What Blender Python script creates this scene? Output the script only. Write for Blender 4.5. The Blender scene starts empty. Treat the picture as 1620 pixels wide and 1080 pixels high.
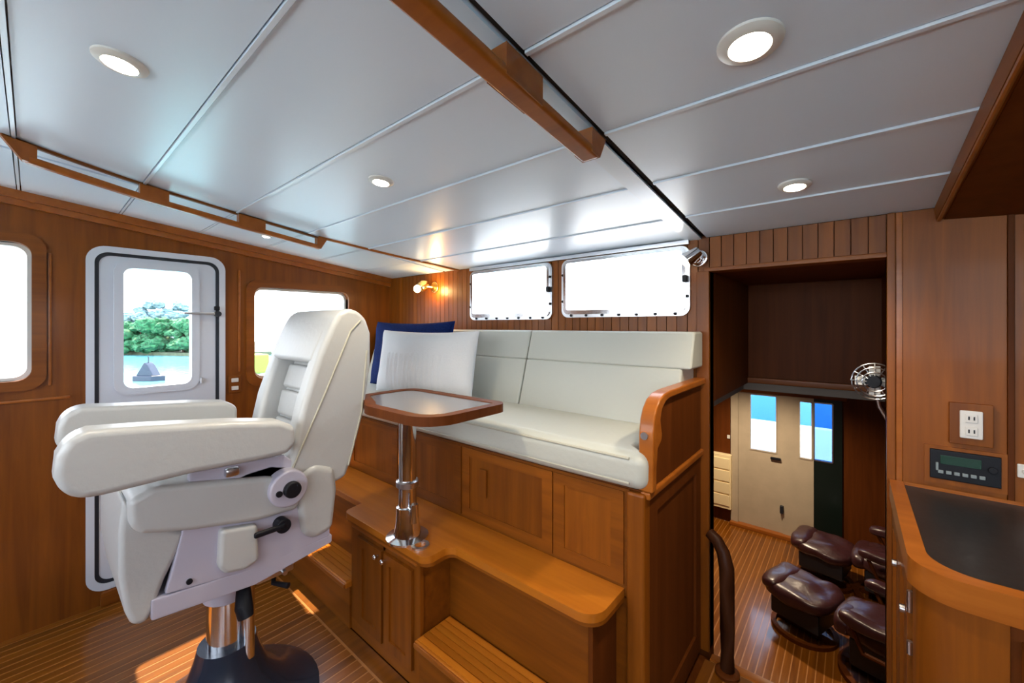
import bpy, bmesh, math, random
from mathutils import Vector, Matrix, noise
random.seed(7)
PI = math.pi
C = bpy.context.scene.collection
S = bpy.context.scene

# ------------------------------------------------------------------ camera, sky, sun, exposure
cd = bpy.data.cameras.new('camera'); cam = bpy.data.objects.new('camera', cd); C.objects.link(cam)
cam.location = (0, 0, 1.4)
cam.rotation_euler = (PI/2, 0, math.atan2(1, 1.1875))      # level, turned to port
cd.sensor_width = 36; cd.lens = 36*640/1620; cd.shift_y = -25/1620; cd.clip_start = .02; cd.clip_end = 600
S.camera = cam

w = bpy.data.worlds.new('sky'); S.world = w; w.use_nodes = True
nt = w.node_tree; bg = nt.nodes['Background']
tc = nt.nodes.new('ShaderNodeTexCoord'); sx = nt.nodes.new('ShaderNodeSeparateXYZ')
cr = nt.nodes.new('ShaderNodeValToRGB')
cr.color_ramp.elements[0].position = .0; cr.color_ramp.elements[0].color = (.92, .96, 1, 1)
cr.color_ramp.elements[1].position = .9; cr.color_ramp.elements[1].color = (.64, .78, 1, 1)
nt.links.new(tc.outputs['Generated'], sx.inputs[0]); nt.links.new(sx.outputs['Z'], cr.inputs[0])
nt.links.new(cr.outputs[0], bg.inputs[0]); bg.inputs[1].default_value = 4.2

sd = bpy.data.lights.new('sun', 'SUN'); sun = bpy.data.objects.new('sun', sd); C.objects.link(sun)
sd.energy = 8; sd.angle = .012; sd.color = (1, .80, .50)
sun.rotation_euler = Vector((-1, .05, 1.74)).to_track_quat('Z', 'Y').to_euler()   # high over the port side

def portal(loc, rot, sx_, sy_):
    l = bpy.data.lights.new('sky_portal', 'AREA'); l.shape = 'RECTANGLE'; l.size = sx_; l.size_y = sy_
    l.cycles.is_portal = True
    o = bpy.data.objects.new('sky_portal', l); C.objects.link(o); o.location = loc; o.rotation_euler = rot
portal((-.3, -1.56, 1.45), (PI/2, 0, 0), 3.6, .9)
portal((-2.95, .5, 1.4), (PI/2, 0, -PI/2), 2.4, .75)
portal((-1.25, 1.98, 1.6), (-PI/2, 0, 0), 1.5, .4)
portal((1.97, -.3, 1.4), (PI/2, 0, PI/2), 1.4, .75)

S.view_settings.view_transform = 'Standard'; S.view_settings.look = 'None'
S.view_settings.gamma = 1; S.view_settings.use_curve_mapping = False
S.view_settings.exposure = 0.86
S.cycles.max_bounces = 10; S.cycles.diffuse_bounces = 6; S.cycles.transparent_max_bounces = 12
S.cycles.sample_clamp_indirect = 6

# ------------------------------------------------------------------ materials
def mat(name, col, rough=.5, metal=0., spec=.5, coat=0., emit=None, es=0., bump=0., bscale=40., var=0.):
    m = bpy.data.materials.new(name); m.use_nodes = True; n = m.node_tree; p = n.nodes['Principled BSDF']
    p.inputs['Base Color'].default_value = (*col, 1); p.inputs['Roughness'].default_value = rough
    p.inputs['Metallic'].default_value = metal; p.inputs['Specular IOR Level'].default_value = spec
    p.inputs['Coat Weight'].default_value = coat; p.inputs['Coat Roughness'].default_value = .24 if name == 'ceiling_vinyl' else .12
    if emit: p.inputs['Emission Color'].default_value = (*emit, 1); p.inputs['Emission Strength'].default_value = es
    if bump or var:
        t = n.nodes.new('ShaderNodeTexCoord'); z = n.nodes.new('ShaderNodeTexNoise'); z.inputs['Scale'].default_value = bscale
        z.inputs['Detail'].default_value = 3
        n.links.new(t.outputs['Object'], z.inputs['Vector'])
        if bump:
            b = n.nodes.new('ShaderNodeBump'); b.inputs['Strength'].default_value = bump; b.inputs['Distance'].default_value = .01
            n.links.new(z.outputs['Fac'], b.inputs['Height']); n.links.new(b.outputs[0], p.inputs['Normal'])
        if var:
            r = n.nodes.new('ShaderNodeValToRGB')
            r.color_ramp.elements[0].position = .3; r.color_ramp.elements[1].position = .7
            r.color_ramp.elements[0].color = (*[c*(1-var) for c in col], 1); r.color_ramp.elements[1].color = (*[min(1, c*(1+var)) for c in col], 1)
            n.links.new(z.outputs['Fac'], r.inputs[0]); n.links.new(r.outputs[0], p.inputs['Base Color'])
    return m

def wood(name, c0, c1, axis='Z', rough=.42, coat=.06, scale=1.):
    m = bpy.data.materials.new(name); m.use_nodes = True; n = m.node_tree; p = n.nodes['Principled BSDF']
    t = n.nodes.new('ShaderNodeTexCoord'); mp = n.nodes.new('ShaderNodeMapping')
    oi = n.nodes.new('ShaderNodeObjectInfo'); ad = n.nodes.new('ShaderNodeVectorMath'); ad.operation = 'ADD'
    mu = n.nodes.new('ShaderNodeMath'); mu.operation = 'MULTIPLY'; mu.inputs[1].default_value = 17.
    s = [22*scale]*3; s['XYZ'.index(axis)] = 1.3*scale; mp.inputs['Scale'].default_value = s
    z = n.nodes.new('ShaderNodeTexNoise'); z.inputs['Scale'].default_value = 1.; z.inputs['Detail'].default_value = 6; z.inputs['Roughness'].default_value = .6
    z.inputs['Distortion'].default_value = .4
    r = n.nodes.new('ShaderNodeValToRGB'); r.color_ramp.elements[0].position = .32; r.color_ramp.elements[1].position = .68
    r.color_ramp.elements[0].color = (*c0, 1); r.color_ramp.elements[1].color = (*c1, 1)
    hs = n.nodes.new('ShaderNodeHueSaturation'); mr = n.nodes.new('ShaderNodeMapRange')
    mr.inputs['To Min'].default_value = .88; mr.inputs['To Max'].default_value = 1.12
    L = n.links.new
    L(t.outputs['Object'], ad.inputs[0]); L(oi.outputs['Random'], mu.inputs[0]); L(mu.outputs[0], ad.inputs[1])
    L(ad.outputs[0], mp.inputs[0]); L(mp.outputs[0], z.inputs['Vector']); L(z.outputs['Fac'], r.inputs[0])
    L(oi.outputs['Random'], mr.inputs['Value']); L(mr.outputs[0], hs.inputs['Value'])
    L(r.outputs[0], hs.inputs['Color']); L(hs.outputs[0], p.inputs['Base Color'])
    p.inputs['Roughness'].default_value = rough; p.inputs['Coat Weight'].default_value = coat; p.inputs['Coat Roughness'].default_value = .1
    p.inputs['Specular IOR Level'].default_value = .28 if coat > .05 else .12
    return m

def glass(name, tint=(1, 1, 1), gloss=.06):
    m = bpy.data.materials.new(name); m.use_nodes = True; n = m.node_tree; n.nodes.clear()
    o = n.nodes.new('ShaderNodeOutputMaterial'); mx = n.nodes.new('ShaderNodeMixShader')
    a = n.nodes.new('ShaderNodeBsdfTransparent'); b = n.nodes.new('ShaderNodeBsdfGlossy')
    a.inputs[0].default_value = (*tint, 1); b.inputs['Roughness'].default_value = .03
    mx.inputs[0].default_value = gloss
    n.links.new(a.outputs[0], mx.inputs[1]); n.links.new(b.outputs[0], mx.inputs[2]); n.links.new(mx.outputs[0], o.inputs[0])
    return m

W0, W1 = (.150, .038, .0022), (.245, .069, .004)
M = dict(
 wz=wood('teak_upright', W0, W1, 'Z'), wx=wood('teak_across', W0, W1, 'X'), wy=wood('teak_along', W0, W1, 'Y'),
 trim=wood('teak_edge', (.26, .070, .008), (.36, .108, .014), 'X', .3, .15),
 vdark=wood('oiled_dark_wood', (.03, .010, .004), (.05, .016, .006), 'Z', .4, .0),
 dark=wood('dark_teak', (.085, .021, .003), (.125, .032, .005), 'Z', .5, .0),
 tread=wood('teak_tread', (.38, .108, .008), (.50, .158, .012), 'X', .3, .2),
 floor=wood('teak_strip', (.125, .036, .003), (.235, .075, .006), 'Y', .28, .35),
 holly=mat('holly_seam', (.36, .14, .03), .35, coat=.3, var=.1),
 ceil=mat('ceiling_vinyl', (.68, .78, .90), .38, spec=.5, coat=.3, bump=.04, bscale=9),
 batten=mat('ceiling_batten', (.68, .75, .84), .3, coat=.3),
 leather=mat('white_leather', (.47, .475, .465), .38, bump=.12, bscale=55, coat=.05),
 seat=mat('cream_leather', (.49, .495, .435), .42, bump=.12, bscale=50),
 piping=mat('cream_piping', (.45, .43, .34), .5, bump=.1),
 white=mat('white_gelcoat', (.60, .64, .71), .25, coat=.4, bump=.02),
 whitemetal=mat('white_painted_metal', (.47, .45, .54), .35, coat=.2, bump=.02),
 rubber=mat('black_rubber', (.012, .016, .025), .5, bump=.1),
 blackp=mat('black_plastic', (.007, .008, .012), .5, spec=.25, bump=.05),
 basem=mat('blue_black_paint', (.016, .026, .045), .25, coat=.5, bump=.03),
 chrome=mat('chrome', (.78, .79, .82), .12, metal=1., bump=.01),
 steel=mat('brushed_steel', (.62, .63, .66), .28, metal=1., bump=.02),
 brass=mat('brass', (.75, .52, .22), .22, metal=1., bump=.01),
 navy=mat('navy_cloth', (.004, .013, .075), .95, spec=.1, bump=.3, bscale=120, var=.25),
 pillow=mat('pillow_cloth', (.60, .62, .64), .75, bump=.25, bscale=130),
 lam=mat('grey_laminate', (.17, .165, .175), .25, coat=.3, var=.05, bscale=80),
 counter=mat('black_laminate', (.014, .016, .018), .32, spec=.35, var=.3, bscale=90),
 plastic=mat('white_plastic', (.68, .66, .62), .35, bump=.02),
 lens=mat('lamp_lens', (1, .95, .85), .4, emit=(1, .90, .74), es=9),
 warm=mat('warm_lamp_lens', (1, .9, .7), .4, emit=(1, .82, .55), es=7),
 glass=glass('window_glass', (1, 1, 1), .02), dglass=glass('tinted_glass', (.82, .90, 1), .02),
 bdglass=glass('dark_tinted_glass', (.38, .55, .78), .02),
 recl=mat('burgundy_leather', (.040, .012, .014), .35, coat=.08, bump=.2, bscale=30, var=.2),
 sdoor=mat('beige_door_paint', (.46, .38, .28), .5, bump=.05, var=.06, bscale=6),
 cream=mat('cream_louver', (.85, .70, .42), .5, bump=.03),
 deck=mat('white_deck', (.78, .80, .80), .5, bump=.05), blackdoor=mat('dark_green_door', (.006, .012, .010), .3, bump=.03),
 leaf=mat('foliage', (.03, .135, .055), .8, bump=1., bscale=3, var=.6), leaf2=mat('hazed_foliage', (.17, .27, .30), .9, bump=1., bscale=2, var=.3),  # leaf2 has the distance haze mixed into its leaf colour
 bark=mat('bark', (.09, .06, .04), .9, bump=.6), hull=mat('white_hull', (.80, .80, .77), .3, coat=.4, var=.03, bscale=1),
 blue=mat('blue_boat', (.003, .014, .04), .35, coat=.2, bump=.03), sand=mat('shore', (.10, .12, .07), .9, bump=.5, var=.3, bscale=2),
 display=mat('green_display', (.004, .02, .012), .2, emit=(.02, .14, .08), es=.06), button=mat('grey_button', (.22, .26, .27), .4, bump=.02),
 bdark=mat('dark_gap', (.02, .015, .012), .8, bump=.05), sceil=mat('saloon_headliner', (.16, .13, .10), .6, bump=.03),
)
# water
m = mat('water', (.12, .38, .44), .12, spec=.5); n = m.node_tree; p = n.nodes['Principled BSDF']
wv = n.nodes.new('ShaderNodeTexNoise'); wv.inputs['Scale'].default_value = 2.2; wv.inputs['Detail'].default_value = 4
t = n.nodes.new('ShaderNodeTexCoord'); b = n.nodes.new('ShaderNodeBump'); b.inputs['Strength'].default_value = .5; b.inputs['Distance'].default_value = .1
n.links.new(t.outputs['Object'], wv.inputs['Vector']); n.links.new(wv.outputs['Fac'], b.inputs['Height']); n.links.new(b.outputs[0], p.inputs['Normal'])
M['water'] = m

# ------------------------------------------------------------------ mesh helpers
class B:
    def __init__(s): s.bm = bmesh.new()
    def _add(s, t, bev=0, seg=3):
        if bev > 0:
            es = [e for e in t.edges if len(e.link_faces) == 2 and e.calc_face_angle(0) > .5]
            bmesh.ops.bevel(t, geom=es, offset=bev, segments=seg, profile=.5, affect='EDGES', clamp_overlap=True)
        me = bpy.data.meshes.new('tmp'); t.to_mesh(me); t.free(); s.bm.from_mesh(me); bpy.data.meshes.remove(me); return s
    def box(s, x0, x1, y0, y1, z0, z1, bev=0, seg=2):
        t = bmesh.new(); bmesh.ops.create_cube(t, size=1)
        for v in t.verts: v.co = Vector(((x0+x1)/2+v.co.x*(x1-x0), (y0+y1)/2+v.co.y*(y1-y0), (z0+z1)/2+v.co.z*(z1-z0)))
        return s._add(t, bev, seg)
    def hexa(s, pts, bev=0):     # 8 points: bottom ring, top ring
        t = bmesh.new(); v = [t.verts.new(p) for p in pts]
        for f in ((3,2,1,0),(4,5,6,7),(0,1,5,4),(1,2,6,5),(2,3,7,6),(3,0,4,7)): t.faces.new([v[i] for i in f])
        return s._add(t, bev)
    def prism(s, pts, axis, lo, hi, bev=0, seg=3):
        t = bmesh.new()
        def mk(p, c):
            return {'X': (c, p[0], p[1]), 'Y': (p[0], c, p[1]), 'Z': (p[0], p[1], c)}[axis]
        a = [t.verts.new(mk(p, lo)) for p in pts]; b_ = [t.verts.new(mk(p, hi)) for p in pts]; n = len(pts)
        t.faces.new(a[::-1]); t.faces.new(b_)
        for i in range(n): t.faces.new((a[i], a[(i+1) % n], b_[(i+1) % n], b_[i]))
        bmesh.ops.recalc_face_normals(t, faces=t.faces)
        return s._add(t, bev, seg)
    def ring(s, out, inn, axis, lo, hi):
        t = bmesh.new()
        def mk(p, c): return {'X': (c, p[0], p[1]), 'Y': (p[0], c, p[1]), 'Z': (p[0], p[1], c)}[axis]
        L_ = [[t.verts.new(mk(p, c)) for p in q] for q in (out, inn) for c in (lo, hi)]
        n = len(out)
        for i in range(n):
            j = (i+1) % n
            for a, b_ in ((0, 1), (1, 3), (3, 2), (2, 0)): t.faces.new((L_[a][i], L_[a][j], L_[b_][j], L_[b_][i]))
        bmesh.ops.recalc_face_normals(t, faces=t.faces)
        return s._add(t)
    def cyl(s, p0, p1, r0, r1=None, n=20, bev=0):
        r1 = r0 if r1 is None else r1; p0 = Vector(p0); p1 = Vector(p1); d = p1-p0
        t = bmesh.new(); bmesh.ops.create_cone(t, cap_ends=True, segments=n, radius1=r0, radius2=r1, depth=d.length)
        mm = Matrix.Translation((p0+p1)/2) @ d.to_track_quat('Z', 'Y').to_matrix().to_4x4()
        bmesh.ops.transform(t, matrix=mm, verts=t.verts); return s._add(t, bev)
    def lathe(s, prof, c=(0, 0, 0), n=32, mtx=None):
        t = bmesh.new(); rings = []
        for r, z in prof:
            rings.append([t.verts.new((max(r, 1e-4)*math.cos(2*PI*i/n), max(r, 1e-4)*math.sin(2*PI*i/n), z)) for i in range(n)])
        for a, b_ in zip(rings, rings[1:]):
            for i in range(n): t.faces.new((a[i], a[(i+1) % n], b_[(i+1) % n], b_[i]))
        t.faces.new(rings[0][::-1]); t.faces.new(rings[-1])
        bmesh.ops.recalc_face_normals(t, faces=t.faces)
        bmesh.ops.transform(t, matrix=Matrix.Translation(c) @ (mtx or Matrix()), verts=t.verts); return s._add(t)
    def tube(s, pts, r, n=8):
        pts = [Vector(p) for p in pts]; t = bmesh.new(); rings = []
        for i, p in enumerate(pts):
            d = (pts[min(i+1, len(pts)-1)]-pts[max(i-1, 0)]).normalized()
            q = d.to_track_quat('Z', 'Y')
            rr = r[i] if isinstance(r, (list, tuple)) else r
            rings.append([t.verts.new(p+q @ Vector((rr*math.cos(2*PI*k/n), rr*math.sin(2*PI*k/n), 0))) for k in range(n)])
        for a, b_ in zip(rings, rings[1:]):
            for i in range(n): t.faces.new((a[i], a[(i+1) % n], b_[(i+1) % n], b_[i]))
        t.faces.new(rings[0][::-1]); t.faces.new(rings[-1]); bmesh.ops.recalc_face_normals(t, faces=t.faces)
        return s._add(t)
    def sweep(s, pts, w_, h_, bev=.004):      # flat strip along a path; pts are the middle of its underside
        pts = [Vector(p) for p in pts]; t = bmesh.new(); rings = []
        for i, p in enumerate(pts):
            d = (pts[min(i+1, len(pts)-1)]-pts[max(i-1, 0)]); d.z = 0; d.normalize(); nrm = Vector((-d.y, d.x, 0))*w_/2
            up = Vector((0, 0, h_))
            rings.append([t.verts.new(q) for q in (p-nrm, p+nrm, p+nrm+up, p-nrm+up)])
        for a, b_ in zip(rings, rings[1:]):
            for i in range(4): t.faces.new((a[i], a[(i+1) % 4], b_[(i+1) % 4], b_[i]))
        t.faces.new(rings[0][::-1]); t.faces.new(rings[-1]); bmesh.ops.recalc_face_normals(t, faces=t.faces)
        return s._add(t, bev)
    def ball(s, c, rx, ry, rz, sub=3):
        t = bmesh.new(); bmesh.ops.create_icosphere(t, subdivisions=sub, radius=1)
        for v in t.verts: v.co = Vector((c[0]+v.co.x*rx, c[1]+v.co.y*ry, c[2]+v.co.z*rz))
        return s._add(t)
    def xf(s, mtx): bmesh.ops.transform(s.bm, matrix=mtx, verts=s.bm.verts); return s

def rrect(u0, u1, v0, v1, r, k=6):
    o = []
    for cu, cv, a0 in ((u1-r, v1-r, 0), (u0+r, v1-r, PI/2), (u0+r, v0+r, PI), (u1-r, v0+r, 3*PI/2)):
        for i in range(k+1):
            a = a0+PI/2*i/k; o.append((cu+r*math.cos(a), cv+r*math.sin(a)))
    return o

def obj(name, b_, m_, parent=None, wn=True, kind=None, smooth=35):
    me = bpy.data.meshes.new(name)
    if parent is not None:
        p = parent; off = Vector()
        while p is not None: off += p.location; p = p.parent
        bmesh.ops.translate(b_.bm, vec=-off, verts=b_.bm.verts)
    b_.bm.to_mesh(me); b_.bm.free(); me.materials.append(M[m_] if isinstance(m_, str) else m_)
    for f in me.polygons: f.use_smooth = True
    me.set_sharp_from_angle(angle=math.radians(smooth))
    o = bpy.data.objects.new(name, me); C.objects.link(o)
    if parent is not None: o.parent = parent
    if wn:
        k = o.modifiers.new('weighted', 'WEIGHTED_NORMAL'); k.keep_sharp = True
    if kind: o['kind'] = kind
    return o
def tag(o, label, cat, group=None):
    o['label'] = label; o['category'] = cat
    if group: o['group'] = group
    return o
def thing(name, label, cat, loc=(0, 0, 0), group=None):
    o = bpy.data.objects.new(name, None); C.objects.link(o); o.location = loc; o.empty_display_size = .1
    return tag(o, label, cat, group)
def struct(name, loc=(0, 0, 0)):
    o = bpy.data.objects.new(name, None); C.objects.link(o); o.location = loc; o['kind'] = 'structure'; return o
_pl = {}
def piece(name, dims, m_, loc, parent, bev=.0015):      # box pieces that share one mesh per size; loc = centre
    key = (tuple(round(d, 4) for d in dims), m_)
    if key not in _pl:
        b_ = B().box(-dims[0]/2, dims[0]/2, -dims[1]/2, dims[1]/2, -dims[2]/2, dims[2]/2, 0)
        me = bpy.data.meshes.new(name); b_.bm.to_mesh(me); b_.bm.free(); me.materials.append(M[m_]); _pl[key] = me
    o = bpy.data.objects.new(name, _pl[key]); C.objects.link(o)
    off = Vector(); p = parent
    while p is not None: off += p.location; p = p.parent
    o.parent = parent; o.location = Vector(loc)-off; return o
def ceilz(y): return 2.0-.117*y
XL = -2.88; YB = 1.884; XR = 1.9; YF = -1.55; ZS = -1.45

# ------------------------------------------------------------------ the room
# ceiling: panels between battens
ceiling = struct('ceiling')
def slab(x0, x1, y0, y1, t0, t1, mt, name='panel', bev=0, par=None):    # t = distance under the ceiling plane (t1 lower)
    z = lambda y, t: ceilz(y)-t
    b_ = B().hexa([(x0, y0, z(y0, t1)), (x1, y0, z(y0, t1)), (x1, y1, z(y1, t1)), (x0, y1, z(y1, t1)),
                   (x0, y0, z(y0, t0)), (x1, y0, z(y0, t0)), (x1, y1, z(y1, t0)), (x0, y1, z(y1, t0))], bev)
    return obj(name, b_, mt, par or ceiling)
slab(XL-.1, XR+.1, YF-.1, YB+.05, -.09, -.03, 'deck', 'roof_deck')
ys = [YF]+[-.037+.3265*k for k in range(-4, 6)]+[YB]
zones = [(XL, -2.215), (-2.195, -.50), (-.485, XR)]
for a, b2 in zip(ys, ys[1:]):
    for x0, x1 in zones:
        slab(x0+.002, x1-.002, a+.0075, b2-.0075, -.02, 0, 'ceil', 'ceiling_panel')
for y in ys[1:-1]:
    for i, (x0, x1) in enumerate(zones):
        if i == 0: slab(x0+.002, x1-.002, y-.004, y+.004, -.012, .0, 'batten', 'batten', 0)
        else: slab(x0+.002, x1-.002, y-.0045, y+.0045, -.01, .005, 'batten', 'batten', .002)
slab(-.50, -.485, YF, YB, -.02, -.01, 'bdark', 'gap_strip')
slab(-.565, -.502, .93, YB, -.01, .006, 'batten', 'centre_batten', .003)
# thin wood trim between ceiling and outboard strip
obj('trim_strip', B().sweep([(-2.215, 1.0, ceilz(1.0)-.010), (-2.15, 1.4, ceilz(1.4)-.010), (-2.05, YB, ceilz(YB)-.010)], .018, .012, .002), 'trim', ceiling)
obj('trim_strip', B().sweep([(-2.04, YF, ceilz(YF)-.010), (-2.045, -.1, ceilz(-.1)-.010)], .018, .012, .002), 'trim', ceiling)

# floor of the wheelhouse: teak strips with light seams
floor = struct('floor')
obj('seam_bed', B().box(XL, XR, YF, .947, -.03, -.0008), 'holly', floor)
obj('seam_bed', B().box(-.455, XR, .947, YB-.03, -.03, -.0008), 'holly', floor)
obj('subfloor', B().box(XL, XR, YF, YB-.01, -.09, -.03), 'dark', floor)
x = XL+.003; k = 0
pitch = .0445
while x < XR:
    x1 = x+pitch-.0065
    y1 = .878 if x1 < -.46 else YB-.06
    piece('teak_strip', (x1-x, y1-YF, .02), 'floor', ((x+x1)/2, (YF+y1)/2, -.010), floor)
    x += pitch; k += 1
obj('margin_board', B().box(XL, -.50, .888, .95, -.02, .0005), 'floor', floor)
obj('threshold', B().box(-.46, XR, YB-.055, YB-.01, -.035, .004, .006), 'trim', floor)

# port wall, with holes for window, door, window
def wall_x(name, x0, x1, y0, y1, z0, z1, holes, mt):
    b_ = B(); y = y0
    for h in sorted(holes):
        b_.box(x0, x1, y, h[0], z0, z1); b_.box(x0, x1, h[0], h[1], z0, h[2]); b_.box(x0, x1, h[0], h[1], h[3], z1); y = h[1]
    b_.box(x0, x1, y, y1, z0, z1); return obj(name, b_, mt, None, kind='structure')
DY0, DY1, DZ0, DZ1 = .17, .745, .075, 1.80
W1 = (-.62, .0, 1.15, 1.775); W2 = (.90, 1.52, 1.065, 1.645)
wl = wall_x('wall_left', XL-.07, XL, YF-.07, YB+.05, -.09, 2.25, [W1, (DY0+.02, DY1-.02, DZ0+.02, DZ1-.02), W2], 'wz')
# cornice under the ceiling along the port wall (two steps)
cor = struct('trim_1')
def along(y0, y1, x0, x1, t0, t1, mt, name, bev, par):
    return slab(x0, x1, y0, y1, t0, t1, mt, name, bev, par)
along(YF, YB-.002, XL, XL+.035, .0, .038, 'trim', 'moulding', .006, cor)
along(YF, YB-.002, XL, XL+.020, .038, .066, 'trim', 'moulding', .005, cor)
def window_port(name, h, slope):
    s = struct(name, (XL, h[0], h[2])); y0, y1, z0, z1 = h
    obj('window_frame', B().ring(rrect(y0-.045, y1+.045, z0-.045, z1+.045, .07), rrect(y0+.0, y1-.0, z0, z1, .05), 'X', XL-.075, XL+.014), 'wy', s)
    obj('inner_trim', B().ring(rrect(y0-.002, y1+.002, z0-.002, z1+.002, .052), rrect(y0+.014, y1-.014, z0+.014, z1-.014, .045), 'X', XL-.06, XL-.03), 'plastic', s)
    obj('pane', B().prism(rrect(y0+.012, y1-.012, z0+.012, z1-.012, .045), 'X', XL-.048, XL-.042), 'glass', s)
window_port('window_1', W1, 0)
window_port('window_2', W2, 0)
# recess panels and uprights of the port wall
tr = struct('trim_2')
for y in (.055, .82):
    obj('upright', B().box(XL, XL+.008, y-.006, y+.006, 1.12, 1.74, .003), 'trim', tr)
obj('rail', B().box(XL, XL+.010, YF, .12, 1.052, 1.066, .003), 'trim', tr)

# white weathertight door in the port wall
door = struct('door_1', (XL, (DY0+DY1)/2, DZ0))
obj('door_frame', B().ring(rrect(DY0, DY1, DZ0, DZ1, .075, 8), rrect(DY0+.030, DY1-.030, DZ0+.03, DZ1-.03, .055, 8), 'X', XL-.075, XL+.016), 'white', door)
obj('gasket', B().ring(rrect(DY0+.028, DY1-.028, DZ0+.028, DZ1-.028, .056, 8), rrect(DY0+.046, DY1-.046, DZ0+.046, DZ1-.046, .045, 8), 'X', XL-.03, XL+.008), 'rubber', door)
GY0, GY1, GZ0, GZ1 = .305, .585, 1.075, 1.70
obj('door_leaf', B().ring(rrect(DY0+.045, DY1-.045, DZ0+.045, DZ1-.045, .045, 8), rrect(GY0-.03, GY1+.03, GZ0-.03, GZ1+.03, .055, 8), 'X', XL-.04, XL+.004), 'white', door)
obj('window_rim', B().ring(rrect(GY0-.036, GY1+.036, GZ0-.036, GZ1+.036, .06, 8), rrect(GY0, GY1, GZ0, GZ1, .04, 8), 'X', XL-.045, XL+.014), 'white', door)
obj('pane', B().prism(rrect(GY0-.004, GY1+.004, GZ0-.004, GZ1+.004, .04, 8), 'X', XL-.025, XL-.02), 'glass', door)
h = obj('door_handle', B().box(XL+.02, XL+.034, .545, .715, 1.462, 1.476, .004), 'steel', door)
obj('pivot', B().cyl((XL, .705, 1.469), (XL+.04, .705, 1.469), .016), 'rubber', h)
obj('dog_clamp', B().box(XL+.004, XL+.03, .69, .715, 1.49, 1.515, .005), 'blackp', door)
obj('hinge', B().cyl((XL+.015, .63, 1.07), (XL+.015, .63, 1.10), .010), 'steel', door)
obj('sill_step', B().box(XL-.075, XL+.03, DY0+.05, DY1-.05, 0, DZ0-.004, .006), 'wy', door)

# aft wall: backing board with holes and planks in front of it
AW1 = (-1.905, -1.298, 1.462, 1.742); AW2 = (-1.190, -.568, 1.470, 1.742)
DWX0, DWX1, DWZ = -.470, .088, 1.636
wb = struct('wall_back')
def back_boxes(y0, y1, z0, extra):
    b_ = B(); xs = [XL-.05, AW1[0], AW1[1], AW2[0], AW2[1], DWX0, DWX1, XR+.05]
    zt = 2.0
    b_.box(xs[0], xs[1], y0, y1, z0, zt); b_.box(xs[2], xs[3], y0, y1, z0, zt); b_.box(xs[4], xs[5], y0, y1, z0, zt)
    b_.box(xs[6], xs[7], y0, y1, ZS, zt); b_.box(xs[5], xs[6], y0, y1, DWZ, zt)
    for wnd in (AW1, AW2): b_.box(wnd[0], wnd[1], y0, y1, z0, wnd[2]); b_.box(wnd[0], wnd[1], y0, y1, wnd[3], zt)
    return b_
obj('backing', back_boxes(YB, YB+.06, ZS, 0), 'dark', wb)
pw = .0455; xx = DWX0-.003
cols = []
q = DWX0-.0455
zt = ceilz(YB)-.002
def plank(x0, x1, z0, z1): piece('plank', (x1-x0-.0035, .011, z1-z0), 'wz', ((x0+x1)/2, YB-.0055, (z0+z1)/2), wb)
# over the doorway
nn = 12; ww = (DWX1-DWX0)/nn
for i in range(nn): plank(DWX0+i*ww, DWX0+(i+1)*ww, DWZ+.012, zt)
x = DWX0
while x > XL+.01:
    x0 = max(XL, x-pw); a0, a1 = x0, x
    cut = None
    for wnd in (AW1, AW2):
        if a1 > wnd[0]+.004 and a0 < wnd[1]-.004: cut = wnd
    if cut is None: plank(a0, a1, 1.0, zt)
    else:
        # part of the column may stick out beside the window
        plank(a0, a1, 1.0, cut[2])
        if zt-cut[3] > .02: plank(a0, a1, cut[3], zt)
        if a0 < cut[0]-.006: piece('plank', (cut[0]-a0, .011, cut[3]-cut[2]), 'wz', ((cut[0]+a0)/2, YB-.0055, (cut[2]+cut[3])/2), wb)
        if a1 > cut[1]+.006: piece('plank', (a1-cut[1], .011, cut[3]-cut[2]), 'wz', ((cut[1]+a1)/2, YB-.0055, (cut[2]+cut[3])/2), wb)
    x = x0
obj('head_moulding', B().box(DWX0-.02, DWX1+.01, YB-.016, YB+.06, DWZ-.004, DWZ+.014, .003), 'wx', wb)
obj('door_casing', B().box(DWX0-.052, DWX0+.000, YB-.018, YB+.06, 0, DWZ+.0, .004), 'wz', wb)
# panelled part of the aft wall, right of the doorway
obj('corner_post', B().box(DWX1, DWX1+.022, YB-.022, YB+.06, 0, ceilz(YB), .004), 'wz', wb)
obj('corner_bead', B().box(DWX1+.022, DWX1+.040, YB-.016, YB, 0, ceilz(YB), .004), 'trim', wb)
obj('wall_panel', B().box(DWX1+.040, .352, YB-.012, YB, .8, ceilz(YB)-.001, .001), 'wz', wb)
obj('panel_bead', B().box(.352, .366, YB-.020, YB, .8, ceilz(YB)-.001, .003), 'dark', wb)
obj('wall_panel', B().box(.366, XR, YB-.014, YB, .8, ceilz(YB)-.001, .001), 'wz', wb)
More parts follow.
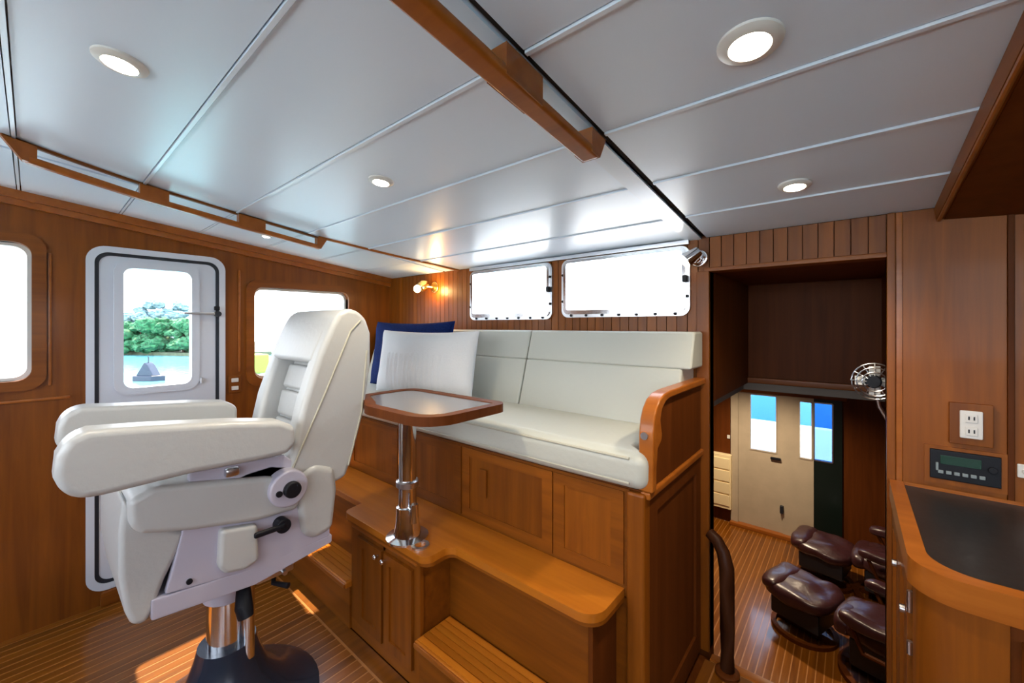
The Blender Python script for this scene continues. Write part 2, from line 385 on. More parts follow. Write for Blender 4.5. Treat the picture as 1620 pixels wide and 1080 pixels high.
# dark valance under the ceiling over the aft windows
va = obj('trim_3', B().box(-1.93, -.55, YB-.03, YB-.011, ceilz(YB)-.022, ceilz(YB)-.001, .003), 'steel', None, kind='structure')
def window_aft(name, wnd):
    s = struct(name, (wnd[0], YB, wnd[2])); x0, x1, z0, z1 = wnd
    obj('window_frame', B().ring(rrect(x0-.022, x1+.022, z0-.026, z1+.012, .04), rrect(x0+.006, x1-.006, z0+.008, z1-.004, .018), 'Y', YB-.026, YB+.06), 'steel', s)
    obj('inner_rim', B().ring(rrect(x0-.006, x1+.006, z0-.010, z1+.006, .03), rrect(x0+.010, x1-.010, z0+.012, z1-.008, .016), 'Y', YB-.034, YB-.02), 'chrome', s)
    for i in range(7):
        xc = x0+.04+(x1-x0-.08)*i/6
        obj('fixing', B().cyl((xc, YB-.032, z0-.016), (xc, YB-.024, z0-.016), .007, n=10), 'blackp', s)
    for zc in (z0+.06, z1-.07):
        for xc in (x0-.012, x1+.012): obj('fixing', B().cyl((xc, YB-.032, zc), (xc, YB-.024, zc), .007, n=10), 'blackp', s)
    obj('window_latch', B().box(x1-.004, x1+.016, YB-.05, YB-.028, (z0+z1)/2-.015, (z0+z1)/2+.015, .004), 'blackp', s)
    obj('pane', B().prism(rrect(x0+.004, x1-.004, z0+.006, z1-.004, .016), 'Y', YB+.01, YB+.016), 'glass', s)
window_aft('window_3', AW1); window_aft('window_4', AW2)

# front and starboard walls (behind and beside the camera)
def wall_y(name, y0, y1, x0, x1, z0, z1, holes, mt):
    b_ = B(); x = x0
    for h in sorted(holes):
        b_.box(x, h[0], y0, y1, z0, z1); b_.box(h[0], h[1], y0, y1, z0, h[2]); b_.box(h[0], h[1], y0, y1, h[3], z1); x = h[1]
    b_.box(x, x1, y0, y1, z0, z1); return obj(name, b_, mt, None, kind='structure')
FW = [(-2.55, -1.15, 1.1, 1.95), (-1.0, .5, 1.1, 1.95), (.65, 1.7, 1.1, 1.95)]
wall_y('wall_front', YF-.07, YF, XL-.07, XR+.07, -.09, 2.3, FW, 'wz')
for i, hh in enumerate(FW):
    s = struct('window_%d' % (5+i), (hh[0], YF, hh[2]))
    obj('window_frame', B().ring(rrect(hh[0]-.03, hh[1]+.03, hh[2]-.03, hh[3]+.03, .06), rrect(hh[0], hh[1], hh[2], hh[3], .04), 'Y', YF-.08, YF+.015), 'steel', s)
    obj('pane', B().prism(rrect(hh[0], hh[1], hh[2], hh[3], .04), 'Y', YF-.04, YF-.034), 'glass', s)
SW = (-.9, .3, 1.15, 1.75)
wall_x('wall_right', XR, XR+.07, YF-.07, YB+.05, -.09, 2.3, [SW], 'wz')
s = struct('window_8', (XR, SW[0], SW[2]))
obj('window_frame', B().ring(rrect(SW[0]-.03, SW[1]+.03, SW[2]-.03, SW[3]+.03, .06), rrect(*SW, .04), 'X', XR-.015, XR+.08), 'wy', s)
obj('pane', B().prism(rrect(*SW, .04), 'X', XR+.04, XR+.046), 'glass', s)

# ------------------------------------------------------------------ companionway and saloon below
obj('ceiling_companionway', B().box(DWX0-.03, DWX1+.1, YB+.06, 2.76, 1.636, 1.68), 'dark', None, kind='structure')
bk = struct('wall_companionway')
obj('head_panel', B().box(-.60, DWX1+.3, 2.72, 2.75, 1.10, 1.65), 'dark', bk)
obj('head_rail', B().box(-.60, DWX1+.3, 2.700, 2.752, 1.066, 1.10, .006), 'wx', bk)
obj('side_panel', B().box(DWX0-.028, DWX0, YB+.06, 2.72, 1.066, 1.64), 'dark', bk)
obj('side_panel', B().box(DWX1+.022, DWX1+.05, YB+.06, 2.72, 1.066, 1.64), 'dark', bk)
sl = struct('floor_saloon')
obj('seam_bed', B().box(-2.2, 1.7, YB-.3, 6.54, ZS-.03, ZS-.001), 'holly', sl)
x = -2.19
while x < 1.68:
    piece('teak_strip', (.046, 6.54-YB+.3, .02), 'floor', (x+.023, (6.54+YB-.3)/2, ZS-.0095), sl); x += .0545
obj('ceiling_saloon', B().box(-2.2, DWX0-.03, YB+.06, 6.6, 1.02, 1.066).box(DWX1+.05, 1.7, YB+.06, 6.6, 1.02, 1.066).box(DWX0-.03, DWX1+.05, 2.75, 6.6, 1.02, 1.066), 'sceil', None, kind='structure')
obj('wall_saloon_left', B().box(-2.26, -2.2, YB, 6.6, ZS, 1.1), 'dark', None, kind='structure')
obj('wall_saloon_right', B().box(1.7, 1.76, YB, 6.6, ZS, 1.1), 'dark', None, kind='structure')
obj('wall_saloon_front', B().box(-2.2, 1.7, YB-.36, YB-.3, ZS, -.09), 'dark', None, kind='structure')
# aft saloon bulkhead with door opening
AX0, AX1, AZ1 = -1.30, -.10, .47
obj('wall_saloon_back', B().box(-2.26, AX0, 6.54, 6.6, ZS, 1.1).box(AX1, 1.76, 6.54, 6.6, ZS, 1.1).box(AX0, AX1, 6.54, 6.6, AZ1, 1.1), 'dark', None, kind='structure')
d2 = struct('door_2', ((AX0+AX1)/2, 6.54, ZS))
obj('door_frame', B().box(AX0-.05, AX0+.05, 6.50, 6.61, ZS, AZ1+.0, .01), 'sdoor', d2)
obj('door_head', B().box(AX0-.05, AX1+.05, 6.49, 6.61, AZ1-.01, AZ1+.05, .01), 'wx', d2)
obj('door_sill', B().box(AX0-.05, AX1, 6.44, 6.60, ZS, ZS+.05, .008), 'trim', d2)
def saloon_leaf(x0, x1, gx0, gx1, gz0, gz1, mt, gm, y=6.53):
    b_ = B(); b_.box(x0, gx0, y, y+.04, ZS+.05, AZ1-.01); b_.box(gx1, x1, y, y+.04, ZS+.05, AZ1-.01)
    b_.box(gx0, gx1, y, y+.04, ZS+.05, gz0); b_.box(gx0, gx1, y, y+.04, gz1, AZ1-.01)
    o = obj('door_leaf', b_, mt, d2)
    obj('window_trim', B().ring(rrect(gx0-.015, gx1+.015, gz0-.015, gz1+.015, .02), rrect(gx0, gx1, gz0, gz1, .01), 'Y', y-.008, y+.004), 'sdoor' if mt == 'sdoor' else 'steel', o)
    obj('pane', B().box(gx0, gx1, y+.018, y+.022, gz0, gz1), gm, o); return o
l1 = saloon_leaf(AX0+.05, -.72, -1.10, -.80, -.33, .43, 'sdoor', 'dglass')
l2 = saloon_leaf(-.719, -.385, -.53, -.41, -.33, .40, 'sdoor', 'glass', 6.51)
l3 = saloon_leaf(-.385, AX1, -.375, -.20, -.33, .40, 'blackdoor', 'bdglass', 6.52)
obj('door_handle', B().box(-.86, -.74, 6.49, 6.52, -.42, -.39, .008), 'blackp', l1)
obj('door_lock', B().box(-.75, -.71, 6.47, 6.52, -1.12, -1.02, .008), 'rubber', l1)
# stairs down
st = struct('stairs')
for i in range(5):
    z = -.24*(i+1); y = YB-.02+.20*i
    obj('tread', B().box(DWX0+.01, DWX1, y, y+.24, z-.03, z, .006), 'tread', st)
    obj('riser', B().box(DWX0+.01, DWX1, y-.015, y, z-.03, z+.205), 'dark', st)
obj('stair_stringer', B().prism([(YB-.03, ZS), (YB+.98, ZS), (YB+.98, -1.2), (YB-.03, -.05)], 'X', DWX1, DWX1+.03), 'dark', st)

# curved wooden grab rail at the head of the stairs
gr = thing('stair_handrail', 'dark curved wooden handrail at the head of the stairs beside the settee end', 'handrail', (-.385, 1.82, 0))
path = [(-.385, 1.80, 0), (-.385, 1.80, .18), (-.386, 1.80, .34), (-.390, 1.81, .42), (-.405, 1.82, .475), (-.43, 1.83, .51), (-.462, 1.845, .525)]
t_ = B()
for dx in (-.0, ): t_.tube(path, [.028, .028, .028, .028, .026, .024, .022], 12)
obj('rail', t_, 'vdark', gr)
obj('foot', B().lathe([(.045, 0), (.045, .012), (.03, .02)], (-.385, 1.80, .0)), 'dark', gr)

# ------------------------------------------------------------------ raised platform: steps, locker, shelf
plat = thing('settee_platform', 'varnished teak platform with steps and locker doors below the settee', 'platform', (-1.6, 1.2, 0))
SX1 = -.515
# carcass
obj('carcass', B().box(XL+.002, -1.79, 1.06, 1.262, 0, .505).box(-1.79, -1.262, .975, 1.262, 0, .505).box(-1.262, -.62, 1.105, 1.262, 0, .505), 'wx', plat)
obj('end_board', B().box(-.622, -.605, 1.10, 1.262, .0, .505, .003), 'dark', plat)
# shelf (worktop) in one outline
def arc(cx, cy, r, a0, a1, k=6): return [(cx+r*math.cos(math.radians(a0+(a1-a0)*i/k)), cy+r*math.sin(math.radians(a0+(a1-a0)*i/k))) for i in range(k+1)]
out = [(XL+.004, 1.262), (XL+.004, 1.04), (-1.86, 1.04)]+arc(-1.80, .978, .035, 180, 270, 5)
out = [(XL+.004, 1.262), (XL+.004, 1.04), (-1.835, 1.04), (-1.825, .975)]+arc(-1.79, .975, .034, 180, 270, 5)+arc(-1.255, .983, .042, 270, 360, 6)+arc(-1.178, 1.03, .036, 180, 90, 5)+arc(-.645, 1.135, .068, 270, 360, 8)+[(-.577, 1.262)]
obj('shelf', B().prism(out, 'Z', .505, .533, .006, 2), 'tread', plat)
obj('shelf_edge', B().prism([(p[0]*1.0, p[1]+.006) for p in out], 'Z', .490, .505, .004, 2), 'wx', plat)
# steps
for x0, x1 in ((XL+.004, -1.775), (-1.258, -.63)):
    s1 = obj('step', B().box(x0, x1, .925, 1.10, .192, .220, .006, 3), 'tread', plat)
    obj('riser', B().box(x0, x1-.004, .947, .965, 0, .192), 'wx', s1)
    for k_ in range(6): piece('tread_strip', (x1-x0-.02, .0215, .004), 'tread', ((x0+x1)/2, .945+.0265*k_, .2225), s1)
    obj('step_nosing', B().box(x0+.002, x1-.002, .917, .928, .196, .217, .005), 'trim', s1)
obj('step_cheek', B().box(-.634, -.620, .955, 1.105, 0, .192), 'dark', plat)
obj('kick_board', B().box(-1.775, -1.262, .955, .977, 0, .055), 'wx', plat)
obj('face_frame', B().box(-1.775, -1.712, .955, .977, .055, .49).box(-1.300, -1.262, .955, .977, .055, .49).box(-1.712, -1.30, .955, .977, .455, .49).box(-1.712, -1.30, .955, .977, .055, .062).box(-1.512, -1.498, .955, .977, .055, .49), 'wz', plat)
for x0, x1, kx in ((-1.708, -1.514, -1.532), (-1.496, -1.304, -1.478)):
    d = obj('door', B().ring([(x0, .064), (x1, .064), (x1, .452), (x0, .452)], [(x0+.04, .104), (x1-.04, .104), (x1-.04, .412), (x0+.04, .412)], 'Y', .944, .962), 'wz', plat)
    obj('door_panel', B().box(x0+.038, x1-.038, .952, .958, .102, .414, .002), 'wz', d)
    obj('knob', B().cyl((kx, .944, .43), (kx, .930, .43), .005, n=10).ball((kx, .925, .43), .011, .009, .011, 2), 'chrome', d)
obj('top_rail_trim', B().box(-1.765, -1.28, .950, .962, .474, .488, .003), 'trim', plat)

# ------------------------------------------------------------------ settee base, cushions
seat = thing('settee', 'long varnished teak settee base with framed front and curved arm', 'settee', (-1.6, 1.5, 0))
obj('front_board', B().box(XL+.003, SX1-.045, 1.264, 1.284, .50, .862).box(-.64, SX1-.045, 1.264, 1.284, 0, .505), 'wx', seat)
obj('base_top', B().box(XL+.003, SX1, 1.27, 1.86, .845, .866), 'dark', seat)
# framed panels on the front
xs = [-2.86, -2.36, -1.86, -1.36, -.86, -.575]
for x0, x1 in zip(xs, xs[1:]):
    f = obj('front_frame', B().ring([(x0+.004, .545), (x1-.004, .545), (x1-.004, .852), (x0+.004, .852)], [(x0+.05, .585), (x1-.05, .585), (x1-.05, .815), (x0+.05, .815)], 'Y', 1.258, 1.266), 'wx', seat)
    obj('front_panel', B().box(x0+.048, x1-.048, 1.262, 1.266, .583, .817, .003), 'wz', f)
obj('drain_plate', B().box(-1.36+.12, -1.36+.16, 1.250, 1.26, .66, .78, .003), 'wz', seat)
obj('corner_post', B().box(-.565, SX1+.012, 1.245, 1.30, 0, .862, .010, 3), 'wz', seat)
obj('side_panel', B().box(SX1-.018, SX1+.002, 1.29, 1.866, 0, .862), 'dark', seat)
obj('side_frame', B().ring([(1.29, .002), (1.864, .002), (1.864, .84), (1.29, .84)], [(1.36, .09), (1.80, .09), (1.80, .78), (1.36, .78)], 'X', SX1, SX1+.012), 'dark', seat)
obj('side_rail', B().box(SX1-.01, SX1+.024, 1.262, 1.872, .842, .868, .007, 3), 'trim', seat)
# curved arm
arm = [(1.272, .868), (1.278, 1.00), (1.281, 1.05), (1.29, 1.09), (1.305, 1.118), (1.33, 1.14), (1.37, 1.153), (1.43, 1.158), (1.86, 1.158), (1.86, .868)]
a_ = obj('arm_panel', B().prism(arm, 'X', SX1-.010, SX1+.014, .004, 2), 'dark', seat)
capo = [(1.262, .868), (1.267, 1.00), (1.268, 1.055), (1.278, 1.098), (1.297, 1.13), (1.327, 1.155), (1.37, 1.170), (1.43, 1.175), (1.866, 1.175)]
capi = [(1.866, 1.150), (1.43, 1.150), (1.385, 1.143), (1.35, 1.122), (1.335, 1.09), (1.350, 1.04), (1.345, 1.02), (1.312, 1.00), (1.30, .94), (1.298, .868)]
obj('arm_cap', B().prism(capo+capi, 'X', SX1-.016, SX1+.032, .006, 3), 'trim', a_)
obj('arm_button', B().cyl((SX1+.005, 1.268, 1.047), (SX1+.005, 1.259, 1.047), .012, n=14), 'steel', a_)

def cushion(name, x0, x1, y0, y1, z0, z1, r, mt, par=None, puff=.0, sag=0):
    b_ = B().box(x0, x1, y0, y1, z0, z1, r, 5); bm = b_.bm
    bmesh.ops.subdivide_edges(bm, edges=[e for e in bm.edges if e.calc_length() > .15], cuts=6, use_grid_fill=True)
    cx, cy, cz = (x0+x1)/2, (y0+y1)/2, (z0+z1)/2
    for v in bm.verts:
        u = (v.co.x-cx)/((x1-x0)/2); w_ = (v.co.y-cy)/((y1-y0)/2); q = (v.co.z-cz)/((z1-z0)/2)
        if z1-z0 < y1-y0: v.co.z += puff*q*max(0, 1-u**4)*max(0, 1-w_**4)
        else: v.co.y += puff*w_*max(0, 1-u**4)*max(0, 1-q**4)
        v.co.y += .004*noise.noise(v.co*5); v.co.z += .003*noise.noise(v.co*4+Vector((9, 2, 1)))
    return obj(name, b_, mt, par, smooth=60)
ck = tag(cushion('seat_cushion', XL+.02, SX1-.032, 1.235, 1.66, .868, .992, .04, 'seat', puff=.008), 'long cream leather seat cushion lying on the teak settee base', 'cushion')
for v in ck.data.vertices:
    if v.co.y < 1.285 and v.co.x > SX1-.09: v.co.x += .052
obj('piping', B().tube([(-2.85, 1.238, .972), (-.55, 1.238, .972)], .005).tube([(-2.85, 1.24, .892), (-.55, 1.24, .892)], .005), 'piping', ck)
for i, (x0, x1, lb) in enumerate(((XL+.06, -1.335, 'cream leather back cushion behind the pillows, left half of settee back'), (-1.329, SX1+.022, 'cream leather back cushion between the curved arm and the seam, right half of settee back'))):
    t_ = thing('back_cushion', lb, 'cushion', ((x0+x1)/2, 1.7, .95), 'back cushions of the settee')
    def bc(z0, z1, y0, nm):
        b_ = B().box(x0, x1, y0, 1.862, z0, z1, .011, 3)
        bmesh.ops.subdivide_edges(b_.bm, edges=[e for e in b_.bm.edges if e.calc_length() > .3], cuts=8, use_grid_fill=True)
        for v in b_.bm.verts:
            k_ = (v.co.z-.97)/.42
            if v.co.y < 1.8: v.co.y += .13*k_+.004*noise.noise(v.co*4)
        return obj(nm, b_, 'seat', t_, smooth=60)
    xe = x1
    x1 = min(x1, SX1-.014); bc(.985, 1.224, 1.62, 'lower_pad'); x1 = xe; bc(1.222, 1.374, 1.62, 'upper_roll')

# pillows
def pillow(name, wd, ht, th, loc, rx, rz, mt, label, stripes=False):
    bm = bmesh.new(); N = 64; b_ = B(); g = {}
    for sgn in (1, -1):
        for i in range(N+1):
            for j in range(N+1):
                u = -1+2*i/N; v = -1+2*j/N
                e = max(0, (1-abs(u)**2.6)*(1-abs(v)**2.6))**.5
                pin = 1-.07*(abs(u)**2*(1-abs(v))**1.0+0); pin2 = 1-.09*(abs(v)**2*(1-abs(u)))
                px = u*wd/2*(1-.05*(1-v*v)*abs(u)**3); pz = v*ht/2*(1-.07*(1-u*u)*abs(v)**3)
                y = sgn*(th/2*e+.003)
                if e > .05: y += .006*noise.noise(Vector((px*9, sgn*3, pz*9)))
                if stripes and abs(u) < .62 and v < .25: y += sgn*.0045*math.sin(u*60)
                g[(sgn, i, j)] = b_.bm.verts.new((px, y, pz))
        for i in range(N):
            for j in range(N): b_.bm.faces.new((g[sgn, i, j], g[sgn, i+1, j], g[sgn, i+1, j+1], g[sgn, i, j+1]))
    bd = [(i, 0) for i in range(N)]+[(N, j) for j in range(N)]+[(i, N) for i in range(N, 0, -1)]+[(0, j) for j in range(N, 0, -1)]
    for a, c in zip(bd, bd[1:]+bd[:1]): b_.bm.faces.new((g[1, *a], g[1, *c], g[-1, *c], g[-1, *a]))
    bmesh.ops.recalc_face_normals(b_.bm, faces=b_.bm.faces)
    me_o = obj(name, b_, mt, None, wn=False, smooth=60); me_o.location = loc; me_o.rotation_euler = (rx, 0, rz)
    tag(me_o, label, 'pillow'); return me_o
pillow('pillow', .78, .37, .15, (-1.83, 1.405, 1.19), -.16, .06, 'pillow', 'white ribbed oblong pillow standing on the settee behind the table', True)
pillow('pillow', .80, .44, .13, (-2.20, 1.575, 1.21), -.14, .02, 'navy', 'navy blue square pillow behind the white pillow on the settee')

# ------------------------------------------------------------------ table
tb = thing('cocktail_table', 'small teak pedestal table with grey inlaid top in front of the settee', 'table', (-1.40, 1.0, .533))
def tshape(ins):
    return arc(-1.07, 1.14, .05-ins*.3, 0, 90) [:0]+[(x_, y_) for (cx, cy, r, a0, a1) in ((-1.07, 1.14, .05, 0, 90), (-1.54, 1.10, .09, 90, 180), (-1.51, .98, .12, 180, 222), (-1.36, .93, .13, 228, 270), (-1.14, .92, .12, 270, 360))
            for (x_, y_) in arc(cx, cy, r-ins, a0, a1, 8)]
obj('table_rim', B().ring(tshape(0), tshape(.040), 'Z', 1.070, 1.102), 'dark', tb)
obj('table_top', B().prism(tshape(.039), 'Z', 1.074, 1.099), 'lam', tb)
obj('table_plate', B().lathe([(.09, 1.054), (.09, 1.066), (.03, 1.070)], (-1.40, .995, 0)), 'steel', tb)
pl = obj('pedestal', B().cyl((-1.40, .995, .55), (-1.40, .995, 1.06), .036, n=28), 'chrome', tb)
obj('collar', B().lathe([(.040, .74), (.046, .745), (.046, .765), (.040, .77)], (-1.40, .995, 0)), 'steel', pl)
obj('height_lock', B().cyl((-1.37, .985, .66), (-1.31, .965, .66), .012, n=12).cyl((-1.315, .967, .63), (-1.315, .967, .70), .018, .014, n=12), 'chrome', pl)
obj('base_flange', B().lathe([(.085, .533), (.085, .541), (.055, .548), (.046, .60), (.044, .66), (.036, .665)], (-1.40, .995, 0)), 'chrome', tb)
obj('base_ring', B().ring(arc(-1.30, .985, .035, 0, 337.5, 15), arc(-1.30, .985, .022, 0, 337.5, 15), 'Z', .533, .541), 'steel', tb)

# ------------------------------------------------------------------ helm chair
hc = thing('helm_chair', 'white leather helm chair on a pedestal by the port door', 'chair', (-1.73, .46, 0))
CX = -1.725
# pedestal
obj('pedestal_base', B().lathe([(.30, 0), (.30, .018), (.27, .035), (.19, .07), (.125, .15), (.098, .23), (.088, .27)], (CX, .455, 0), 40), 'basem', hc)
pd_ = obj('pedestal_column', B().cyl((CX, .455, .20), (CX, .455, .50), .062, n=36), 'chrome', hc)
obj('column_collar', B().lathe([(.066, .43), (.072, .435), (.072, .50), (.066, .505)], (CX, .455, 0), 36), 'whitemetal', pd_)
obj('slide_tube', B().cyl((CX+.075, .50, .22), (CX+.075, .50, .52), .018, n=16), 'chrome', pd_)
# tilted mechanism group, in the side view (y, z)
obj('base_frame', B().prism([(.215, .572), (.475, .548), (.73, .585), (.73, .615), (.475, .608), (.215, .632)], 'X', -1.93, -1.50, .006, 2), 'whitemetal', hc)
def plate(x0, x1):
    pts = [(.245, .632), (.262, .70), (.285, .80), (.32, .875), (.379, .905), (.45, .925), (.52, .93), (.60, .905), (.66, .86), (.712, .80), (.722, .74), (.722, .612), (.60, .603), (.475, .600)]
    return B().prism(pts, 'X', x0, x1, .006, 2)
sp1 = obj('side_plate', plate(-1.525, -1.500), 'whitemetal', hc)
sp2 = obj('side_plate', plate(-1.950, -1.925), 'whitemetal', hc)
obj('mechanism_cover', B().prism([(.372, .775), (.475, .755), (.478, .635), (.44, .622), (.385, .632), (.366, .66)], 'X', -1.53, -1.475, .014, 4), 'leather', hc)
for yy, zz in ((.395, .655), (.30, .645)): obj('screw', B().cyl((-1.502, yy, zz), (-1.494, yy, zz), .008, n=12), 'blackp', sp1)
hub = obj('tilt_hub', B().cyl((-1.51, .562, .848), (-1.455, .562, .848), .062, n=36, bev=.008), 'whitemetal', hc)
obj('hub_knob', B().cyl((-1.456, .566, .848), (-1.432, .566, .848), .027, n=24, bev=.006), 'blackp', hub)
obj('hub_stud', B().cyl((-1.456, .528, .842), (-1.448, .528, .842), .010, n=12), 'blackp', hub)
lv = obj('recline_lever', B().cyl((-1.50, .545, .728), (-1.455, .545, .728), .022, .024, n=20, bev=.005), 'blackp', hc)
obj('lever_arm', B().box(-1.462, -1.448, .455, .548, .722, .740, .006, 3), 'blackp', lv)
obj('arm_bracket', B().prism([(.30, .965), (.56, .955), (.62, .90), (.56, .80), (.50, .86), (.30, .915)], 'X', -1.535, -1.500, .008, 2), 'whitemetal', hc)
obj('bracket_pad', B().box(-1.51, -1.478, .385, .425, .928, .955, .008), 'steel', hc)
obj('under_rail', B().box(-1.60, -1.515, .48, .60, .535, .56, .006).cyl((-1.515, .565, .545), (-1.50, .565, .545), .008, n=12), 'steel', hc)
obj('height_lever', B().tube([(-1.60, .47, .56), (-1.555, .455, .53), (-1.515, .445, .485), (-1.505, .447, .455)], [.012, .020, .026, .022], 12), 'blackp', hc)
obj('swivel_lever', B().tube([(-1.62, .57, .53), (-1.55, .545, .50), (-1.50, .575, .497)], [.008, .008, .010], 10), 'blackp', hc)
# upholstery
obj('seat_cushion', B().prism([(.165, .93), (.168, .86), (.19, .832), (.30, .800), (.47, .765), (.60, .760), (.62, .86), (.50, .90), (.22, .955)], 'X', -1.975, -1.475, .028, 5), 'leather', hc)
obj('leg_rest', B().prism([(.158, .93), (.150, .84), (.150, .72), (.163, .62), (.176, .578), (.205, .568), (.222, .60), (.245, .67), (.272, .73), (.292, .79), (.255, .82)], 'X', -1.945, -1.505, .020, 5), 'leather', hc)
obj('lower_bolster', B().prism([(.60, .78), (.61, .88), (.66, .90), (.735, .87), (.745, .78), (.728, .64), (.66, .625), (.615, .66)], 'X', -1.955, -1.482, .025, 5), 'leather', hc)
# back: shell and face panels
BF = [(.560, .855), (.585, .945), (.622, 1.118), (.680, 1.295), (.728, 1.405), (.752, 1.448), (.790, 1.468), (.830, 1.462), (.868, 1.430), (.890, 1.370), (.890, 1.24), (.862, 1.06), (.822, .92), (.785, .815), (.72, .80)]
BC = [(.645, .855), (.668, .945), (.705, 1.118), (.750, 1.27), (.790, 1.30), (.850, 1.40), (.885, 1.370), (.887, 1.24), (.859, 1.06), (.819, .92), (.780, .815), (.72, .805)]
HB = [(.664, 1.262), (.690, 1.325), (.728, 1.405), (.752, 1.448), (.790, 1.468), (.830, 1.462), (.868, 1.430), (.888, 1.370), (.887, 1.30), (.80, 1.262), (.72, 1.250)]
back = obj('backrest', B().prism(BC, 'X', -1.90, -1.55, .012, 3), 'leather', hc)
for x0, x1 in ((-1.955, -1.872), (-1.578, -1.495)): obj('side_bolster', B().prism(BF, 'X', x0, x1, .030, 5), 'leather', back)
obj('headrest', B().prism(HB, 'X', -1.915, -1.535, .028, 5), 'leather', back)
def face(y0, z0, y1, z1, x0, x1, nm, lift=.014, bev=.012):
    nrm = Vector((0, -(z1-z0), y1-y0)).normalized()
    q = [Vector((0, y0, z0)), Vector((0, y1, z1))]
    pts = []
    for p_, l_ in ((q[0], -.02), (q[1], -.02), (q[1], lift), (q[0], lift)): pp = p_+nrm*l_; pts.append((pp.y, pp.z))
    return obj(nm, B().prism(pts, 'X', x0, x1, bev, 4), 'leather', back)
face(.708, 1.138, .738, 1.232, -1.862, -1.588, 'back_panel', .022)
face(.686, 1.028, .706, 1.128, -1.862, -1.588, 'back_panel', .022)
face(.662, .915, .684, 1.018, -1.862, -1.588, 'back_panel', .022)
obj('seam_piping', B().tube([(-1.494, .585, .90), (-1.4935, .70, 1.15), (-1.4935, .80, 1.38), (-1.4935, .84, 1.42)], .0035).tube([(-1.4935, .79, .86), (-1.4935, .845, 1.06), (-1.4935, .868, 1.30)], .0035), 'piping', back)
# armrests
near = [(.036, 1.09), (.032, 1.04), (.045, 1.0), (.075, .975), (.12, .972), (.30, .978), (.46, .972), (.55, .972), (.578, 1.0), (.575, 1.060), (.53, 1.085), (.40, 1.108), (.20, 1.132), (.09, 1.142), (.055, 1.128)]
obj('armrest', B().prism(near, 'X', -1.535, -1.435, .024, 5), 'leather', hc)
far = [(.052, 1.08), (.048, 1.03), (.06, .995), (.09, .975), (.30, .978), (.52, .975), (.545, 1.0), (.545, 1.065), (.515, 1.092), (.40, 1.106), (.20, 1.124), (.10, 1.134), (.066, 1.115)]
obj('armrest', B().prism(far, 'X', -2.035, -1.925, .022, 5), 'leather', hc)

# ------------------------------------------------------------------ ceiling grab rails
def ceiling_rail(name, label, path_fn, y0, y1, hgt, wd, holes, loc, strip=True):
    o = thing(name, label, 'grab rail', loc)
    def pts(a, b2, dz, n_=8):
        return [(path_fn(a+(b2-a)*i/n_), a+(b2-a)*i/n_, ceilz(a+(b2-a)*i/n_)-dz) for i in range(n_+1)]
    if strip: obj('base_strip', B().sweep([(p[0]-wd*.4, p[1], p[2]) for p in pts(y0, y1, .010)], wd*.5, .012, .003), 'wy', o)
    obj('bar', B().sweep(pts(y0+.05, y1-.034, hgt, 14), wd, .024, .009), 'trim', o)
    edges = [y0]+[v for h in holes for v in h]+[y1]
    for a, b2 in zip(edges[::2], edges[1::2]):
        bb = B(); zt_ = .010
        a2 = a+(.045 if a == y0 else -.0); b3 = b2-(.032 if b2 == y1 else 0)
        x_ = lambda yy: path_fn(yy)
        f0, f1 = (a, b2)
        q = []
        tp = (a-(.012 if a != y0 else 0), b2+(.012 if b2 != y1 else 0)); bt = (a2-(.012 if a != y0 else 0), b3+(.012 if b2 != y1 else 0))
        bot = [(x_(bt[0])-wd/2, bt[0], ceilz(bt[0])-hgt+.003), (x_(bt[0])+wd/2, bt[0], ceilz(bt[0])-hgt+.003), (x_(bt[1])+wd/2, bt[1], ceilz(bt[1])-hgt+.003), (x_(bt[1])-wd/2, bt[1], ceilz(bt[1])-hgt+.003)]
        top = [(x_(tp[0])-wd/2, tp[0], ceilz(tp[0])-zt_), (x_(tp[0])+wd/2, tp[0], ceilz(tp[0])-zt_), (x_(tp[1])+wd/2, tp[1], ceilz(tp[1])-zt_), (x_(tp[1])-wd/2, tp[1], ceilz(tp[1])-zt_)]
        bb.hexa(bot+top, .010 if hgt > .071 else .006); obj('standoff', bb, 'trim', o)
    return o
def pl_left(y):
    ks = [(-.4, -1.97), (-.058, -2.045), (0, -2.07), (.284, -2.155), (.64, -2.19), (1.02, -2.215)]
    for (a, b2), (c, d) in zip(ks, ks[1:]):
        if y <= c: return b2+(d-b2)*(y-a)/(c-a)
    return -2.215
ceiling_rail('ceiling_grab_rail', 'teak grab rail with three hand slots on the ceiling above the port door', pl_left, -.065, 1.04, .070, .034,
             [(.0, .285), (.352, .63), (.72, 1.0)], (-2.1, .5, 1.9))
ceiling_rail('ceiling_grab_rail', 'teak grab rail along the middle of the ceiling above the settee end', lambda y: -.512, -.45, .955, .072, .050,
             [(-.38, -.05), (.02, .24), (.30, .575), (.665, .895)], (-.512, .3, 1.9), False)

# ------------------------------------------------------------------ ceiling lights
def downlight(x, y, r, label, e):
    z = ceilz(y); rot = Matrix.Rotation(math.atan(.117), 4, 'X').inverted()
    t_ = thing('ceiling_light', label, 'light', (x, y, z), 'recessed ceiling lights')
    obj('trim_ring', B().lathe([(r*.72, -.002), (r*.78, -.010), (r*1.0, -.009), (r*1.18, -.004), (r*1.22, .002)], (x, y, z), 36, rot), 'plastic', t_)
    obj('lens', B().lathe([(.001, -.0125), (r*.5, -.0125), (r*.72, -.011), (r*.74, -.004)], (x, y, z), 32, rot), 'lens', t_)
    ld = bpy.data.lights.new('lamp', 'SPOT'); ld.energy = e; ld.color = (1, .84, .62); ld.spot_size = 2.2; ld.spot_blend = .8; ld.shadow_soft_size = .03
    lo = bpy.data.objects.new('lamp', ld); C.objects.link(lo); lo.parent = t_; lo.location = (0, 0, -.025)
downlight(-1.241, .127, .040, 'round ceiling light nearest the forward end of the port grab rail', 9)
